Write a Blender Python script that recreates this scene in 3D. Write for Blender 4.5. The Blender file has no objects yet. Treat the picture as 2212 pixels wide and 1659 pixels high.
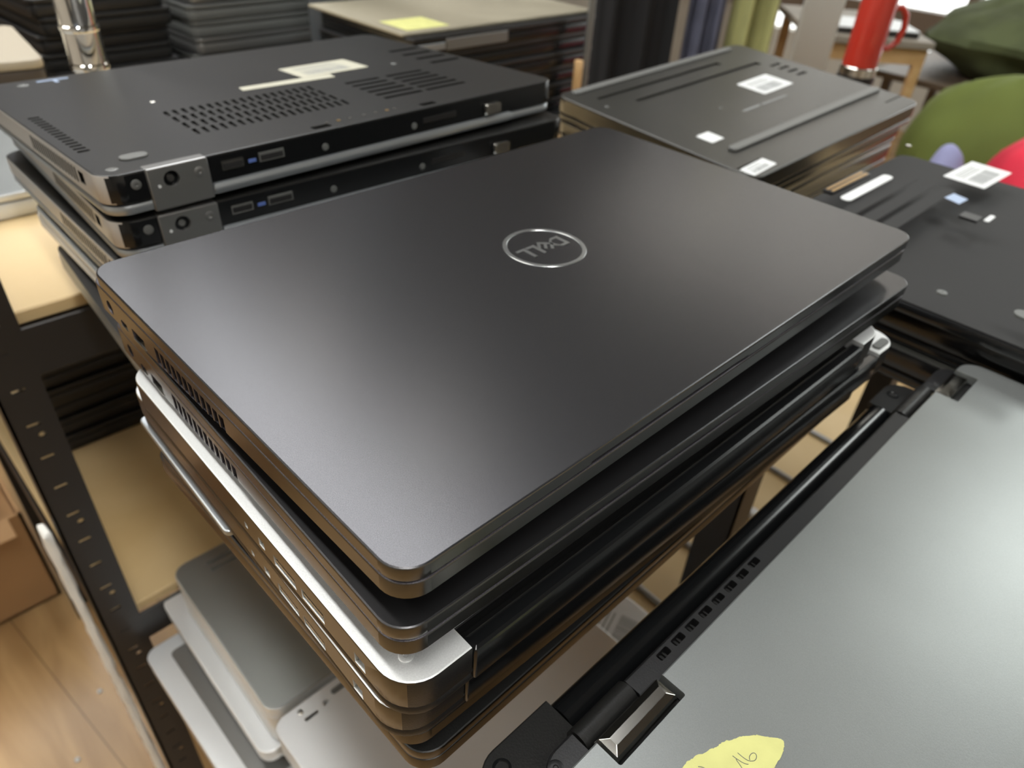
import bpy, bmesh, math, random
from mathutils import Matrix, Vector, Euler
random.seed(7)
SC = bpy.context.scene
COL = SC.collection
PI = math.pi

# ------------------------------------------------------------------ camera
cam_d = bpy.data.cameras.new('camera'); cam = bpy.data.objects.new('camera', cam_d); COL.objects.link(cam)
RW = Matrix(((0.7181, -0.6936, 0.0562), (0.3855, 0.4639, 0.7976), (-0.5793, -0.5511, 0.6005)))   # rows: right, up, back
cam.matrix_world = Matrix.Translation((-0.0666, -0.0976, 1.1523)) @ RW.transposed().to_4x4()
cam.rotation_mode = 'QUATERNION'
cam_d.sensor_fit = 'HORIZONTAL'; cam_d.sensor_width = 36.0; cam_d.lens = 1560.4 / 2212 * 36.0
cam_d.clip_start = 0.01; cam_d.clip_end = 60
cam_d.dof.use_dof = True; cam_d.dof.focus_distance = 0.225; cam_d.dof.aperture_fstop = 14.0
SC.camera = cam
# ------------------------------------------------------------------ view and daylight
SC.view_settings.view_transform = 'Standard'; SC.view_settings.look = 'None'
SC.view_settings.gamma = 1.0; SC.view_settings.use_curve_mapping = False
SC.view_settings.exposure = -0.15
W = bpy.data.worlds.new('daylight'); SC.world = W; W.use_nodes = True
W.node_tree.nodes['Background'].inputs[0].default_value = (0.98, 1.0, 0.97, 1)
W.node_tree.nodes['Background'].inputs[1].default_value = 3.2

# ------------------------------------------------------------------ materials
def new_mat(name):
    m = bpy.data.materials.new(name); m.use_nodes = True
    return m, m.node_tree.nodes, m.node_tree.links, m.node_tree.nodes['Principled BSDF']
def mat(name, col, rough=0.5, metal=0.0, grain=0.0, gscale=3000, bump=0.0, bscale=600, spec=0.5, var=0.0, vscale=6, emit=None, es=0, coat=0.0, trans=0.0):
    m, N, L, B = new_mat(name)
    B.inputs['Base Color'].default_value = (*col, 1); B.inputs['Roughness'].default_value = rough
    B.inputs['Metallic'].default_value = metal; B.inputs['Specular IOR Level'].default_value = spec
    B.inputs['Coat Weight'].default_value = coat; B.inputs['Transmission Weight'].default_value = trans
    if emit:
        B.inputs['Emission Color'].default_value = (*emit, 1); B.inputs['Emission Strength'].default_value = es
    if grain or bump or var:
        tc = N.new('ShaderNodeTexCoord')
    if grain or var:
        src = None
        last = None
        rgb = N.new('ShaderNodeRGB'); rgb.outputs[0].default_value = (*col, 1); last = rgb.outputs[0]
        for amt, sc in ((grain, gscale), (var, vscale)):
            if not amt: continue
            nz = N.new('ShaderNodeTexNoise'); nz.inputs['Scale'].default_value = sc; nz.inputs['Detail'].default_value = 2.0
            L.new(tc.outputs['Object'], nz.inputs['Vector'])
            mr = N.new('ShaderNodeMapRange'); mr.inputs['From Min'].default_value = .3; mr.inputs['From Max'].default_value = .7
            mr.inputs['To Min'].default_value = 1 - amt; mr.inputs['To Max'].default_value = 1 + amt
            L.new(nz.outputs['Fac'], mr.inputs['Value'])
            mx = N.new('ShaderNodeVectorMath'); mx.operation = 'SCALE'
            L.new(last, mx.inputs[0]); L.new(mr.outputs['Result'], mx.inputs['Scale']); last = mx.outputs['Vector']
        L.new(last, B.inputs['Base Color'])
    if bump:
        nz = N.new('ShaderNodeTexNoise'); nz.inputs['Scale'].default_value = bscale; nz.inputs['Detail'].default_value = 3.0
        L.new(tc.outputs['Object'], nz.inputs['Vector'])
        bp = N.new('ShaderNodeBump'); bp.inputs['Strength'].default_value = bump; bp.inputs['Distance'].default_value = 0.0002
        L.new(nz.outputs['Fac'], bp.inputs['Height']); L.new(bp.outputs['Normal'], B.inputs['Normal'])
    return m
def wood(name, c1, c2, scale=(2, 14, 14), rough=0.45, plank=None):
    m, N, L, B = new_mat(name)
    tc = N.new('ShaderNodeTexCoord'); mp = N.new('ShaderNodeMapping'); mp.inputs['Scale'].default_value = scale
    L.new(tc.outputs['Object'], mp.inputs['Vector'])
    nz = N.new('ShaderNodeTexNoise'); nz.inputs['Scale'].default_value = 2.2; nz.inputs['Detail'].default_value = 6; nz.inputs['Distortion'].default_value = .6
    L.new(mp.outputs['Vector'], nz.inputs['Vector'])
    cr = N.new('ShaderNodeValToRGB'); cr.color_ramp.elements[0].position = .35; cr.color_ramp.elements[1].position = .68
    cr.color_ramp.elements[0].color = (*c1, 1); cr.color_ramp.elements[1].color = (*c2, 1)
    L.new(nz.outputs['Fac'], cr.inputs['Fac']); out = cr.outputs['Color']
    if plank:
        bk = N.new('ShaderNodeTexBrick'); bk.offset = .37
        bk.inputs['Scale'].default_value = 1.0; bk.inputs['Brick Width'].default_value = plank[0]; bk.inputs['Row Height'].default_value = plank[1]
        bk.inputs['Mortar Size'].default_value = .0012; bk.inputs['Mortar Smooth'].default_value = .3; bk.inputs['Bias'].default_value = 0
        bk.inputs['Color1'].default_value = (.78, .78, .78, 1); bk.inputs['Color2'].default_value = (1.12, 1.12, 1.12, 1); bk.inputs['Mortar'].default_value = (.45, .42, .4, 1)
        m2 = N.new('ShaderNodeMapping'); m2.inputs['Rotation'].default_value = (0, 0, plank[2]); L.new(tc.outputs['Object'], m2.inputs['Vector'])
        L.new(m2.outputs['Vector'], bk.inputs['Vector'])
        mu = N.new('ShaderNodeMixRGB'); mu.blend_type = 'MULTIPLY'; mu.inputs['Fac'].default_value = 1
        L.new(out, mu.inputs['Color1']); L.new(bk.outputs['Color'], mu.inputs['Color2']); out = mu.outputs['Color']
    L.new(out, B.inputs['Base Color']); B.inputs['Roughness'].default_value = rough
    return m
def emis(name, col, st):
    return mat(name, (0.8, 0.8, 0.8), .6, emit=col, es=st)
def sat(c, k=1.0): return tuple(min(1, x * k) for x in c)

M = {}
M['lid_grey'] = mat('charcoal_painted_lid', (.055, .055, .058), .27, .8, grain=.25, gscale=4500, bump=.06, bscale=4800)
M['lid_grey2'] = mat('dark_painted_lid', (.105, .098, .112), .42, .7, grain=.45, gscale=3000, bump=.15, bscale=3500)
M['side_metal'] = mat('charcoal_metal_side', (.150, .150, .148), .24, 1.0)
M['dark_side'] = mat('black_metal_side', (.12, .115, .11), .26, 1.0)
M['logo_steel'] = mat('satin_steel_emblem', (.5, .52, .52), .28, 1.0)
M['black_plastic'] = mat('black_plastic', (.009, .009, .0095), .38, bump=.3, bscale=1500)
M['black_gloss'] = mat('glossy_black_plastic', (.006, .0065, .007), .2)
M['black_matte'] = mat('matte_black_rubbery_cover', (.014, .014, .0135), .38, spec=.35, grain=.15, gscale=1500, bump=.4, bscale=1300, var=.12, vscale=9)
M['base_grey'] = mat('dark_grey_bottom_cover', (.026, .026, .023), .33, .1, bump=.3, bscale=1500, var=.1, vscale=8)
M['silver'] = mat('silver_painted_metal', (.74, .76, .76), .40, .35, grain=.05, gscale=1800, bump=.25, bscale=1500)
M['silver_lid'] = mat('satin_silver_lid', (.26, .275, .27), .36, .7, grain=.07, gscale=3500, bump=.12, bscale=1600, var=.05, vscale=14)
M['silver_old'] = mat('worn_light_silver_cover', (.62, .64, .65), .38, .45, var=.05, vscale=9)
M['hinge_grey'] = mat('grey_metal_hinge_cover', (.24, .24, .235), .33, .7)
M['lid_rim'] = mat('brushed_lid_rim', (.42, .45, .47), .32, .8)
M['chrome'] = mat('polished_chrome', (.86, .86, .84), .06, 1.0)
M['hinge_chrome'] = mat('polished_steel_hinge', (.55, .54, .50), .16, 1.0)
M['dark'] = mat('dark_cavity', (.006, .006, .006), .7)
M['metal'] = mat('port_metal', (.55, .54, .5), .25, 1.0)
M['gold'] = mat('gold_contacts', (.75, .50, .22), .3, 1.0)
M['blue'] = mat('blue_port_insert', (.10, .16, .42), .4)
M['rubber'] = mat('rubber_foot', (.10, .105, .10), .5, bump=.3)
M['rubber_l'] = mat('grey_rubber_strip', (.11, .113, .108), .45)
M['sheet'] = wood('dull_plywood', (.20, .18, .13), (.27, .245, .18), scale=(3, 3, 3), rough=.6)
M['paper'] = mat('white_label_paper', (.60, .62, .62), .5)
M['ink'] = mat('black_print', (.05, .05, .05), .6)
M['lit_side'] = mat('lit_metal_side', (.50, .48, .45), .34, .4)  # grey metal lightened: light from the left and board reflection put into the colour
M['ink_grey'] = mat('grey_print', (.20, .21, .21), .6)
M['paper_blue'] = mat('pale_blue_label', (.30, .38, .52), .5)
M['paper_old'] = mat('yellowed_label_paper', (.40, .39, .31), .5)
M['steel_black'] = mat('black_powder_coated_steel', (.012, .0115, .0115), .42, .0, bump=.15, bscale=900)
M['mdf'] = wood('pale_mdf_board', (.50, .36, .17), (.58, .44, .24), scale=(3, 3, 3), rough=.55)
M['floor'] = wood('oak_laminate_floor', (.34, .20, .085), (.52, .34, .155), scale=(9, 1.4, 4), rough=.35, plank=(1.2, .19, 1.45))
M['card'] = mat('brown_cardboard', (.38, .22, .10), .8, var=.1)
M['foam'] = mat('white_packing_foam', (.82, .82, .78), .6)
M['wall'] = mat('painted_wall', (.50, .47, .41), .8, bump=.2, bscale=60)
M['wall_dark'] = mat('grey_painted_wall', (.16, .15, .14), .8)
M['ceil'] = mat('dark_ceiling', (.085, .080, .070), .85)
M['tube'] = emis('white_light_diffuser', (1.0, .98, .94), 24.0)
M['fill_l'] = emis('left_fill_diffuser', (1.0, .97, .90), 7.0)
M['tube_k'] = emis('key_light_diffuser', (1.0, .985, .95), 30.0)
M['tube_m'] = emis('medium_light_diffuser', (.97, .98, 1.0), 13.5)
M['tube_dim'] = emis('dim_light_diffuser', (1.0, .95, .86), 5.0)
M['tube_b'] = emis('bright_white_light_diffuser', (.95, 1.0, .97), 11.5)
M['wframe'] = mat('brown_window_frame', (.14, .10, .07), .5)
M['oakwood'] = wood('light_oak', (.52, .32, .14), (.66, .44, .22), scale=(3, 3, 12), rough=.45)
M['taupe'] = mat('taupe_panel', (.24, .21, .17), .6, var=.1)
M['red'] = mat('red_enamel', (.40, .028, .016), .28, .0, coat=.4)
M['steel'] = mat('brushed_steel', (.75, .74, .70), .18, 1.0)
M['olive'] = mat('olive_cloth', (.13, .165, .035), .9, bump=.6, bscale=200, var=.2, vscale=4)
M['olive_d'] = mat('dark_olive_cloth', (.07, .085, .035), .9, bump=.6, bscale=200, var=.3, vscale=8)
M['redcloth'] = mat('crimson_cloth', (.62, .02, .05), .8, var=.2, vscale=8)
M['lav'] = mat('lavender_cloth', (.28, .29, .48), .9)
M['navy'] = mat('navy_cloth', (.085, .09, .13), .9, var=.4, vscale=9)
M['blackcloth'] = mat('black_cloth', (.005, .005, .0055), .9)
M['greencoat'] = mat('olive_green_coat_cloth', (.27, .27, .11), .9, bump=.5, bscale=200, var=.25, vscale=8)
M['white_bag'] = mat('white_plastic', (.50, .50, .46), .6)
M['grey_up'] = mat('dark_grey_steel_upright', (.085, .095, .105), .4, .2)
M['note'] = mat('yellow_note_paper', (.50, .50, .19), .8, var=.07, vscale=90, bump=.5, bscale=400)
M['pencil'] = mat('pencil_mark', (.12, .13, .11), .6)
M['brownlid'] = mat('warm_brown_grey_lid', (.055, .044, .034), .5, .3)
M['cream'] = mat('cream_plastic', (.32, .28, .21), .5)
gm, N_, L_, B_ = new_mat('window_glass')
tr = N_.new('ShaderNodeBsdfTransparent'); gl = N_.new('ShaderNodeBsdfGlossy'); gl.inputs['Roughness'].default_value = .02
fr = N_.new('ShaderNodeFresnel'); mx = N_.new('ShaderNodeMixShader'); L_.new(fr.outputs[0], mx.inputs[0]); L_.new(tr.outputs[0], mx.inputs[1]); L_.new(gl.outputs[0], mx.inputs[2])
L_.new(mx.outputs[0], N_['Material Output'].inputs['Surface'])
M['glass'] = gm

# ------------------------------------------------------------------ mesh helpers
def obj(name, bm, m, parent=None, smooth=True):
    me = bpy.data.meshes.new(name)
    bmesh.ops.remove_doubles(bm, verts=bm.verts, dist=1e-7)
    bmesh.ops.recalc_face_normals(bm, faces=bm.faces)
    bm.to_mesh(me); bm.free()
    o = bpy.data.objects.new(name, me); COL.objects.link(o)
    for mm in (m if isinstance(m, (list, tuple)) else [m]): me.materials.append(mm)
    if smooth:
        me.set_sharp_from_angle(angle=math.radians(32))
        for p in me.polygons: p.use_smooth = len(p.vertices) <= 4
    if parent: o.parent = parent
    return o
def tag(o, label, cat=None, group=None, kind=None):
    if label: o['label'] = label
    if cat: o['category'] = cat
    if group: o['group'] = group
    if kind: o['kind'] = kind
    return o
def thing(name, label, cat, mw=None, group=None):
    o = bpy.data.objects.new(name, None); COL.objects.link(o); o.empty_display_size = .02
    if mw is not None: o.matrix_world = mw
    return tag(o, label, cat, group)
def box(bm, x0, y0, z0, x1, y1, z1, bev=0, seg=2):
    b = bmesh.new(); bmesh.ops.create_cube(b, size=1.0)
    for v in b.verts: v.co = Vector((x0 + (v.co.x + .5) * (x1 - x0), y0 + (v.co.y + .5) * (y1 - y0), z0 + (v.co.z + .5) * (z1 - z0)))
    if bev: bmesh.ops.bevel(b, geom=b.edges[:], offset=bev, segments=seg, profile=.5, affect='EDGES')
    merge(bm, b)
def merge(bm, b, mtx=None):
    vm = {v: bm.verts.new(mtx @ v.co if mtx else v.co) for v in b.verts}
    for f in b.faces:
        try:
            nf = bm.faces.new([vm[v] for v in f.verts]); nf.material_index = f.material_index
        except ValueError: pass
    b.free()
def rr_pts(x0, y0, x1, y1, r, n=8):
    r = max(1e-5, min(r, (x1 - x0) / 2 - 1e-5, (y1 - y0) / 2 - 1e-5)); P = []
    for cx, cy, a0 in ((x1 - r, y0 + r, -90), (x1 - r, y1 - r, 0), (x0 + r, y1 - r, 90), (x0 + r, y0 + r, 180)):
        for i in range(n + 1):
            a = math.radians(a0 + 90 * i / n); P.append((cx + r * math.cos(a), cy + r * math.sin(a)))
    return P
def loft(bm, x0, y0, x1, y1, r, prof, n=8):
    """rounded rectangle lofted through (inset, z) pairs; z may be a function of y"""
    rings = []
    for ins, z in prof:
        pts = rr_pts(x0 + ins, y0 + ins, x1 - ins, y1 - ins, max(r - ins, .0003), n)
        rings.append([bm.verts.new((px, py, z(py) if callable(z) else z)) for px, py in pts])
    for a, b in zip(rings, rings[1:]):
        k = len(a)
        for i in range(k): bm.faces.new((a[i], a[(i + 1) % k], b[(i + 1) % k], b[i]))
    bm.faces.new(rings[0][::-1]); bm.faces.new(rings[-1])
def slab(x0, y0, x1, y1, r, z0, z1, bev=.0006, n=8):
    bm = bmesh.new()
    lo = z0 if callable(z0) else (lambda y: z0)
    prof = [(bev, lo), (bev * .3, lambda y: lo(y) + bev * .3), (0, lambda y: lo(y) + bev), (0, z1 - bev), (bev * .3, z1 - bev * .3), (bev, z1)]
    loft(bm, x0, y0, x1, y1, r, prof, n); return bm
def poly(bm, pts, z0, z1):
    a = [bm.verts.new((x, y, z0)) for x, y in pts]; b = [bm.verts.new((x, y, z1)) for x, y in pts]; k = len(a)
    bm.faces.new(a[::-1]); bm.faces.new(b)
    for i in range(k): bm.faces.new((a[i], a[(i + 1) % k], b[(i + 1) % k], b[i]))
def cyl(bm, p0, p1, r0, r1=None, n=24, caps=True):
    r1 = r0 if r1 is None else r1
    p0 = Vector(p0); p1 = Vector(p1); d = (p1 - p0); q = d.to_track_quat('Z', 'Y').to_matrix().to_4x4()
    b = bmesh.new(); bmesh.ops.create_cone(b, cap_ends=caps, segments=n, radius1=r0, radius2=r1, depth=d.length)
    merge(bm, b, Matrix.Translation((p0 + p1) / 2) @ q)
def lathe(bm, prof, c=(0, 0, 0), n=32):
    rings = []
    for r, z in prof:
        rings.append([bm.verts.new((c[0] + r * math.cos(2 * PI * i / n), c[1] + r * math.sin(2 * PI * i / n), c[2] + z)) for i in range(n)])
    for a, b in zip(rings, rings[1:]):
        for i in range(n): bm.faces.new((a[i], a[(i + 1) % n], b[(i + 1) % n], b[i]))
    bm.faces.new(rings[0][::-1]); bm.faces.new(rings[-1])
def tube(bm, pts, r, n=10):
    pts = [Vector(p) for p in pts]; rings = []
    for i, p in enumerate(pts):
        d = (pts[min(i + 1, len(pts) - 1)] - pts[max(i - 1, 0)]).normalized()
        u = d.orthogonal().normalized() if i == 0 else (u - d * u.dot(d)).normalized()
        w = d.cross(u); rr = r[i] if isinstance(r, (list, tuple)) else r
        rings.append([bm.verts.new(p + (u * math.cos(2 * PI * k / n) + w * math.sin(2 * PI * k / n)) * rr) for k in range(n)])
    for a, b in zip(rings, rings[1:]):
        for i in range(n): bm.faces.new((a[i], a[(i + 1) % n], b[(i + 1) % n], b[i]))
    bm.faces.new(rings[0][::-1]); bm.faces.new(rings[-1])
def carve(o, cut):
    """boolean-subtract a bmesh (in the object's own coordinates) and keep the result as plain mesh"""
    me = bpy.data.meshes.new('cut'); bmesh.ops.recalc_face_normals(cut, faces=cut.faces); cut.to_mesh(me); cut.free()
    c = bpy.data.objects.new('cut', me); COL.objects.link(c)
    par = o.parent; o.parent = None
    md = o.modifiers.new('b', 'BOOLEAN'); md.operation = 'DIFFERENCE'; md.object = c; md.solver = 'EXACT'
    bpy.context.view_layer.update()
    dg = bpy.context.evaluated_depsgraph_get()
    nm = bpy.data.meshes.new_from_object(o.evaluated_get(dg))
    o.modifiers.clear(); old = o.data; o.data = nm; nm.name = old.name; bpy.data.meshes.remove(old)
    bpy.data.objects.remove(c); bpy.data.meshes.remove(me)
    o.parent = par
    nm.set_sharp_from_angle(angle=math.radians(32))
    for p in nm.polygons: p.use_smooth = len(p.vertices) <= 4 and p.area < 4e-4
    return o
def frame(o, rx=0, ry=0, rz=0):
    return Matrix.Translation(o) @ Euler([math.radians(a) for a in (rx, ry, rz)], 'XYZ').to_matrix().to_4x4()
def text_bm(s, size):
    cu = bpy.data.curves.new('t', 'FONT'); cu.body = s; cu.size = size; cu.align_x = 'CENTER'; cu.align_y = 'CENTER'
    o = bpy.data.objects.new('t', cu); COL.objects.link(o); bpy.context.view_layer.update()
    me = bpy.data.meshes.new_from_object(o.evaluated_get(bpy.context.evaluated_depsgraph_get()))
    b = bmesh.new(); b.from_mesh(me); bpy.data.objects.remove(o); bpy.data.curves.remove(cu); bpy.data.meshes.remove(me)
    return b
def quad_slab(bm, pts, z, t=.0002):
    poly(bm, pts, z, z + t)
def barcode(parent, cx, cy, z, w, h, ang, name='barcode_sticker', base='paper', bars=True, seed=1, lab=None):
    """a printed label lying on a surface: paper sheet with bars as a sub-part"""
    rnd = random.Random(seed); R = Matrix.Translation((cx, cy, z)) @ Matrix.Rotation(ang, 4, 'Z')
    b = bmesh.new(); loft(b, -w / 2, -h / 2, w / 2, h / 2, .0012, [(0, 0.0), (0, .0002)], 3)
    bm = bmesh.new(); merge(bm, b, R); s = obj(name, bm, M[base], parent)
    if lab: s['label'] = lab
    if bars:
        b = bmesh.new(); x = -w * .36
        while x < w * .30:
            t = rnd.choice((.0005, .0008, .0012)) * w / .05
            box(b, x, -h * .36, .0002, x + t, h * .02, .00028); x += t + rnd.choice((.0006, .001)) * w / .05
        for k in range(3):
            box(b, -w * .36, h * (.12 + .09 * k), .0002, w * (.30 - .1 * rnd.random()), h * (.15 + .09 * k), .00028)
        bm = bmesh.new(); merge(bm, b, R); obj('print', bm, M['ink_grey'], s, False)
    return s
def screw(parent, p, r, m='metal', axis='Z', head=.0004):
    bm = bmesh.new(); b = bmesh.new()
    lathe(b, [(r, -.001), (r, head * .4), (r * .8, head), (r * .35, head), (r * .25, head * .2)], n=20)
    rot = {'Z': Matrix(), '-Y': Matrix.Rotation(PI / 2, 4, 'X'), '-X': Matrix.Rotation(-PI / 2, 4, 'Y')}[axis]
    merge(bm, b, Matrix.Translation(p) @ rot); return obj('screw', bm, M[m], parent)
def foot(parent, x, y, z, w, d, m='rubber', h=.0012):
    bm = slab(x - w / 2, y - d / 2, x + w / 2, y + d / 2, min(w, d) * .48, z - .0006, z + h, .0005, 5); return obj('rubber_foot', bm, M[m], parent)

def slab2(x0, y0, x1, y1, r, zlo, zhi, bev=.0006, n=8, under=0.0):
    """rounded slab whose top and bottom may slope; under = extra inset of the underside"""
    lo = zlo if callable(zlo) else (lambda y: zlo); hi = zhi if callable(zhi) else (lambda y: zhi)
    bm = bmesh.new()
    prof = [(bev + under, lo), (bev * .3 + under * .6, lambda y: lo(y) + bev * .35 + under * .15), (0, lambda y: lo(y) + bev + under * .45),
            (0, lambda y: hi(y) - bev), (bev * .3, lambda y: hi(y) - bev * .3), (bev, hi)]
    loft(bm, x0, y0, x1, y1, r, prof, n); return bm
def facemats(o, side=None, front=None, bottom=None):
    """own material for the side walls, for the wall that faces -y, for the underside"""
    me = o.data; idx = {}
    for k, mm in (('side', side), ('front', front), ('bottom', bottom)):
        if mm: me.materials.append(mm); idx[k] = len(me.materials) - 1
    for p in me.polygons:
        n = p.normal
        if abs(n.z) < .55:
            if front and n.y < -.75: p.material_index = idx['front']
            elif side: p.material_index = idx['side']
        elif bottom and n.z < -.5: p.material_index = idx['bottom']
def clipped(bm_fn): return bm_fn
def pocket_box(bm, x0, y0, z0, x1, y1, z1): box(bm, min(x0, x1), min(y0, y1), min(z0, z1), max(x0, x1), max(y0, y1), max(z0, z1))

# ---- lid-up laptop: display frame x along the front edge, y to the hinge, top of lid at z = T
def laptop_lid_up(name, label, group, mw, w, d, T, lidT=.0056, r=.010, fz=.0065, lidm='lid_grey', basem='lid_grey2', side='side_metal', overhang=.006, sides=True, cat='laptop'):
    root = thing(name, label, cat, mw @ Matrix.Translation((0, 0, -T)), group)
    lid = obj('lid', slab2(0, 0, w, d, r, T - lidT, T, .0007), M[lidm], root)
    lo = lambda y: .0012 + fz * max(0.0, 1 - y / d)
    base = obj('base', slab2(0.0002, 0.0002, w - .0002, d + overhang, r, lo, T - lidT - .0009, .0006, under=.003), M[basem], root)
    if sides: facemats(lid, side=M[side]); facemats(base, side=M[side])
    bm = bmesh.new(); loft(bm, .0015, .0015, w - .0015, d - .0015, r, [(0, T - lidT - .0012), (0, T - lidT + .0003)], 6)
    obj('lid_seal', bm, M['black_matte'], root)
    for x in (.03, w - .03):
        for y in (.02, d - .012): foot(root, x, y, lo(y) - .0012 - .0004, .03, .008, h=.0014)
    return root, lid, base
# ---- bottom-up laptop: display frame x along the near edge, y away, top (= underside of the base) at z = T
def laptop_base_up(name, label, group, mw, w, d, T, k=.004, lidT=.0065, r=.012, top='base_grey', side='side_metal', face=None, lidm='lid_rim', lidtop='black_plastic', bev=.0012, cat='laptop'):
    root = thing(name, label, cat, mw @ Matrix.Translation((0, 0, -T)), group)
    lo = lambda y: k * min(max(y / d, 0), 1)
    lid = obj('lid', slab2(.0004, .0004, w - .0004, d - .0004, r, lo, lambda y: lo(y) + lidT, .0016), M[lidm], root)
    base = obj('base', slab2(0, 0, w, d, r, lambda y: lo(y) + lidT + .0007, T, bev), M[top], root)
    facemats(base, side=M[side], front=M[face] if face else None)
    bm = bmesh.new(); loft(bm, .0016, .0016, w - .0016, d - .0016, r, [(0, lambda y: lo(y) + lidT - .0004), (0, lambda y: lo(y) + lidT + .001)], 6)
    obj('lid_seal', bm, M['dark'], root)
    return root, lid, base

# ================================================================== STACK A : the pile in the middle
SA = 'laptops piled in the middle of the shelf'
WH, DH = .333, .2147
def hero(name, label, mw, T, full=True):
    root, lid, base = laptop_lid_up(name, label, SA, mw, WH, DH, T)
    cut = bmesh.new()                                   # thumb notch under the front of the lid
    poly(cut, [(.073, -.002), (.172, -.002), (.168, .0016), (.077, .0016)], T - .0062, T - .0040)
    carve(lid, cut)
    c = bmesh.new(); Z = T
    # power jack, usb-c, usb-a, vent slots on the left side
    cyl(c, (-.002, .2012, Z - .0135), (.009, .2012, Z - .0135), .0031, n=20)
    box(c, -.002, .1838, Z - .0170, .006, .1905, Z - .0138, .0012, 2)
    box(c, -.002, .1665, Z - .0174, .011, .1783, Z - .0124)
    for i in range(12):
        y = .1535 - i * .00475; b0 = Z - .0170 + i * .0001
        box(c, -.002, y - .0018, b0, .005, y + .0018, Z - .0094)
    carve(base, c)
    for pn, (ya, yb, za, zb, mm) in {'usb_port': (.1667, .1781, .0172, .0126, 'dark'), 'usb_c_port': (.1842, .1902, .0167, .0141, 'dark')}.items():
        bm = bmesh.new(); box(bm, .0045 if pn == 'usb_c_port' else .0095, ya, Z - za, .0055 if pn == 'usb_c_port' else .0105, yb, Z - zb); p = obj(pn, bm, M[mm], base, False)
        bm = bmesh.new()
        if pn == 'usb_port': box(bm, .0015, ya + .0012, Z - .0150, .0098, yb - .0012, Z - .0137)
        else: box(bm, .001, ya + .001, Z - .0157, .005, yb - .001, Z - .0151)
        obj('tongue', bm, M['ink_grey'], base, False)['label'] = 'grey port tongue'
        bm = bmesh.new(); x = -.00005
        for a in ((ya - .0003, yb + .0003, Z - za - .0003, Z - za), ): box(bm, x, a[0], a[2], .006, a[1], a[3])
        obj('port_lip', bm, M['metal'], base, False)
    bm = bmesh.new(); cyl(bm, (.0012, .2012, Z - .0135), (.0085, .2012, Z - .0135), .0011, n=12); obj('power_pin', bm, M['metal'], base)
    bm = bmesh.new(); cyl(bm, (.0083, .2012, Z - .0135), (.0089, .2012, Z - .0135), .0030, n=16); obj('power_port', bm, M['dark'], base)
    bm = bmesh.new()
    for i in range(13):
        y = .1535 - i * .00475 + .00237; 
        if i < 12: box(bm, .0046, y - .0042, Z - .0168, .0050, y - .0006, Z - .0096)
    obj('vent_mesh', bm, M['dark'], base, False)
    # round emblem set into the lid
    bm = bmesh.new(); n = 72; cx, cy = .1668, .1096
    rings = []
    for rr_, z in ((.0178, T), (.0180, T + .00022), (.0197, T + .00022), (.0199, T)):
        rings.append([bm.verts.new((cx + rr_ * math.cos(2 * PI * i / n), cy + rr_ * math.sin(2 * PI * i / n), z)) for i in range(n)])
    for a, b in zip(rings, rings[1:]):
        for i in range(n): bm.faces.new((a[i], a[(i + 1) % n], b[(i + 1) % n], b[i]))
    e = obj('emblem', bm, M['logo_steel'], lid)
    e['label'] = 'round steel emblem with four letters'
    def P(pts): return [(cx - x * .001, cy - y * .001) for x, y in pts]
    bm = bmesh.new(); z0, z1 = T - .0001, T + .00022
    t = 1.9
    # D
    for q in ([(-13, -4.6), (-13 + t, -4.6), (-13 + t, 4.6), (-13, 4.6)],
              [(-13 + t, -4.6), (-8.2, -4.6), (-7.6, -2.9), (-13 + t, -2.9)], [(-13 + t, 2.9), (-7.6, 2.9), (-8.2, 4.6), (-13 + t, 4.6)],
              [(-8.2, -4.6), (-4.6, -1.6), (-4.6, 1.6), (-8.2, 4.6), (-7.6, 2.9), (-6.3, 1.0), (-6.3, -1.0), (-7.6, -2.9)]): poly(bm, P(q), z0, z1)
    # slanted E
    a = Vector((-.3, -5.6)); b2 = Vector((-6.3, -.6)); u = (b2 - a).normalized(); v = Vector((u.y, -u.x)); 
    if v.dot(Vector((1, 1))) < 0: v = -v
    def Q(o_, l, wd): 
        p = [o_, o_ + v * l, o_ + v * l + u * wd, o_ + u * wd]; return [(k.x, k.y) for k in p]
    L_ = (b2 - a).length
    poly(bm, P([tuple(a), tuple(b2), tuple(b2 + v * 1.5), tuple(a + v * 1.5)]), z0, z1)
    for k in (0, (L_ - 1.5) / 2, L_ - 1.5): poly(bm, P(Q(a + u * k + v * 1.5, 4.6, 1.5)), z0, z1)
    # two L
    for x in (3.0, 9.2):
        poly(bm, P([(x, -4.6), (x + t, -4.6), (x + t, 4.6), (x, 4.6)]), z0, z1); poly(bm, P([(x + t, -4.6), (x + 5.6, -4.6), (x + 5.6, -2.9), (x + t, -2.9)]), z0, z1)
    obj('emblem_letters', bm, M['logo_steel'], lid, False)
    return root
hero('laptop', 'large charcoal laptop with a round emblem on its lid, topmost of the middle pile', frame((0, 0, 1.0)), .0222)
hero('laptop', 'second charcoal laptop down in the middle pile, right under the topmost one', frame((-.0026, -.0009, .9775), rz=-1.4), .0222, False)

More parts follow.
